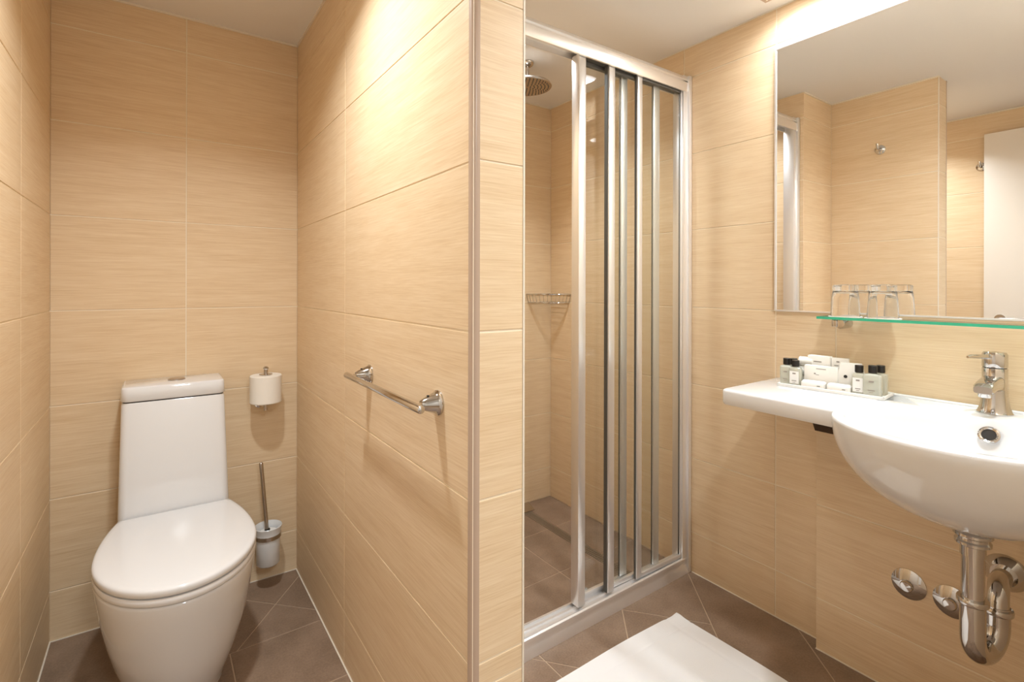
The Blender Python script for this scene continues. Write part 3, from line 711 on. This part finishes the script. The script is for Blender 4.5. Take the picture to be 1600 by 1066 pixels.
lbox(tl - 0.005, tl, -tw, tw, 0.003, 0.010).build('end_rim', M['label'], tray, bevel=0.0015)
ZTR = ZT + 0.0045
def place(name, u, v, label, cat, rz=0.0, group=None):
    x, y = TP(u, v)
    return empty(name, (x, y, ZTR), label, cat, TRA - PI / 2 + rz, group)
def rsq(w, d, z, r=0.006, n=5):
    pts = []
    for sx, sy, a0 in ((1, -1, -PI / 2), (1, 1, 0), (-1, 1, PI / 2), (-1, -1, PI)):
        for i in range(n + 1):
            a = a0 + PI / 2 * i / n; pts.append((sx * (w - r) + r * math.cos(a), sy * (d - r) + r * math.sin(a), z))
    return pts
def bottle(u, v, w, d, h, liquid, label, lab=None, rz=0.0):
    o = place('shampoo_bottle', u, v, label, 'bottle', rz, 'small toiletry bottles on the tray')
    MB().loft([rsq(w - 0.001, d - 0.001, 0.0), rsq(w, d, 0.002), rsq(w, d, h * 0.66), rsq(w * 0.9, d * 0.9, h * 0.715), rsq(0.0075, 0.0075, h * 0.745, 0.0070), rsq(0.0075, 0.0075, h * 0.77, 0.0070)]).build('flask', M[liquid], o, angle=50)
    MB().lathe([(0.0108, h * 0.76), (0.0112, h * 0.765), (0.0112, h - 0.001), (0.0104, h), (0.0, h)], n=28, cap1=False).build('cap', M['black'], o)
    if lab:
        MB().box(-w * 0.78, w * 0.78, -d - 0.0006, -d, h * 0.10, h * 0.58).build('label', M['label'], o, smooth=False)
    for pw, pa, pb in ((0.28, 0.47, 0.52), (0.40, 0.20, 0.225), (0.24, 0.14, 0.155)):
        MB().box(-w * pw, w * pw, -d - 0.0012, -d - 0.0002, h * pa, h * pb).build('print', M['print'], o, smooth=False)
    return o
bottle(-0.128, -0.022, 0.0185, 0.0135, 0.086, 'liquid', 'pale green bottle with black cap at the left end of the tray')
bottle(-0.098, -0.030, 0.0175, 0.013, 0.083, 'liquid2', 'bottle with white label and black cap, second from the left end of the tray', True)
bottle(-0.118, 0.010, 0.0175, 0.013, 0.083, 'liquid', 'bottle behind the two left front bottles, mostly its black cap showing')
bottle(0.080, -0.030, 0.0170, 0.013, 0.088, 'liquid2', 'cream bottle with white label left of the big green bottle', True)
bottle(0.116, -0.036, 0.0225, 0.0145, 0.092, 'liquid', 'largest green bottle with black cap at the right front corner of the tray')
bottle(0.124, 0.014, 0.0175, 0.0125, 0.088, 'liquid2', 'bottle with black cap at the right end of the tray, behind the green one')
def pack(name, u, v, w, d, h, label, cat, rz=0.0, prints=(), bev=0.002, top=None):
    o = place(name, u, v, label, cat, rz)
    MB().box(-w, w, -d, d, 0, h).build('body', M['card'], o, bevel=bev)
    for (a, b_, c, e_, mm) in prints:
        MB().box(a, b_, -d - 0.0006, -d + 0.0002, c, e_).build('print', M[mm], o, smooth=False)
    return o
pack('card_box', -0.030, -0.006, 0.047, 0.011, 0.070, 'wide white card box in the middle of the tray', 'box', R(2), ((-0.012, 0.016, 0.060, 0.062, 'print'), (-0.018, -0.013, 0.043, 0.047, 'print'), (-0.013, -0.004, 0.041, 0.0425, 'print')))
pack('tissue_box', -0.046, 0.032, 0.033, 0.014, 0.098, 'tall white tissue box at the back left of the tray', 'box', R(-4), ((-0.014, 0.010, 0.078, 0.081, 'print'),))
o = place('wrapped_roll', -0.086, 0.030, 'white wrapped pads stacked beside the tall tissue box', 'wrapped pads', 0.0)
MB().lathe([(0.010, -0.026), (0.015, -0.024), (0.015, 0.024), (0.010, 0.026)], (0, 0, 0.015), (1, 0, 0), n=24).build('wrap', M['card'], o)
MB().lathe([(0.010, -0.024), (0.0155, -0.022), (0.0155, 0.022), (0.010, 0.024)], (0, 0, 0.045), (1, 0, 0), n=24).build('wrap', M['card'], o)
MB().lathe([(0.010, -0.022), (0.0150, -0.020), (0.0150, 0.020), (0.010, 0.022)], (0, 0, 0.075), (1, 0, 0), n=24).build('wrap', M['card'], o)
pack('folded_card', 0.012, 0.034, 0.024, 0.006, 0.096, 'upright white card behind the wide box', 'card', R(6), ((-0.010, -0.002, 0.082, 0.086, 'print'), (-0.016, -0.004, 0.071, 0.073, 'print')), 0.001)
o = place('paper_bag', 0.048, 0.012, 'white paper bag with a black dot beside the cream bottle', 'bag', R(4))
MB().loft([rsq(0.034, 0.016, 0.0, 0.003), rsq(0.034, 0.016, 0.050, 0.003), rsq(0.029, 0.011, 0.080, 0.003), rsq(0.027, 0.008, 0.086, 0.002)]).build('bag', M['card'], o)
MB().lathe([(0.0, 0.0), (0.0050, 0.0), (0.0050, 0.0012), (0.0, 0.0012)], (-0.012, -0.0158, 0.045), (0, -1, 0), n=20, cap0=False, cap1=False).build('dot', M['black'], o)
def soap(u, v, w, label, rz):
    o = place('wrapped_soap', u, v, label, 'soap', rz, 'wrapped soaps at the front of the tray')
    MB().loft([rsq(w - 0.003, 0.011, 0.0, 0.004), rsq(w, 0.0135, 0.005, 0.005), rsq(w, 0.0135, 0.019, 0.005), rsq(w - 0.004, 0.010, 0.024, 0.004)]).build('wrapper', M['card'], o)
    MB().box(w * 0.35, w * 0.62, -0.0140, -0.0132, 0.009, 0.012).build('print', M['print'], o, smooth=False)
soap(-0.042, -0.036, 0.034, 'wrapped soap at the tray front, left one', R(3))
soap(0.030, -0.036, 0.032, 'wrapped soap at the tray front, right one', R(-3))

# ------------------------------------------------------------------ bath mat
bmx0, bmx1, bmy0, bmy1 = 0.84, 1.560, 0.66, 1.182
g = 120
def mz(x, y):
    u = (x - bmx0) / (bmx1 - bmx0); v = (y - bmy0) / (bmy1 - bmy0)
    z = 0.0085 + 0.0012 * math.sin(9 * x + 4 * y) * math.sin(7 * y)
    z += 0.010 * math.exp(-(((bmx1 - 0.03 - x) / 0.03) ** 2 + ((bmy1 - 0.012 - y) / 0.02) ** 2))
    for e_ in (bmx1 - 0.062 - x, bmy1 - 0.062 - y):
        z -= 0.0016 * math.exp(-(e_ / 0.004) ** 2)
    return z
mbm = MB(); top = []
for j in range(g + 1):
    for i in range(g + 1):
        x = bmx0 + (bmx1 - bmx0) * i / g; y = bmy0 + (bmy1 - bmy0) * j / g
        yy = y - 0.010 * math.exp(-((bmx1 - 0.035 - x) / 0.03) ** 2) * (j / g) ** 6 + 0.003 * math.sin(11 * x) * (j / g) ** 3
        xx = x + 0.004 * math.sin(9 * y) * (i / g) ** 3
        top.append((xx, yy, mz(x, y)))
idx = lambda i, j: j * (g + 1) + i
ft = [(idx(i, j), idx(i + 1, j), idx(i + 1, j + 1), idx(i, j + 1)) for j in range(g) for i in range(g)]
n0 = len(top); bot = [(x, y, 0.0006) for x, y, z in top]
fb = [tuple(n0 + q for q in reversed(f)) for f in ft]
rim = [idx(i, 0) for i in range(g)] + [idx(g, j) for j in range(g)] + [idx(i, g) for i in range(g, 0, -1)] + [idx(0, j) for j in range(g, 0, -1)]
fs = [(rim[k], n0 + rim[k], n0 + rim[(k + 1) % len(rim)], rim[(k + 1) % len(rim)]) for k in range(len(rim))]
mbm.add(top + bot, ft + fb + fs)
tag(mbm.build('bath_mat', M['towel'], None, angle=50), 'white terry bath mat on the brown floor before the shower', 'bath mat')
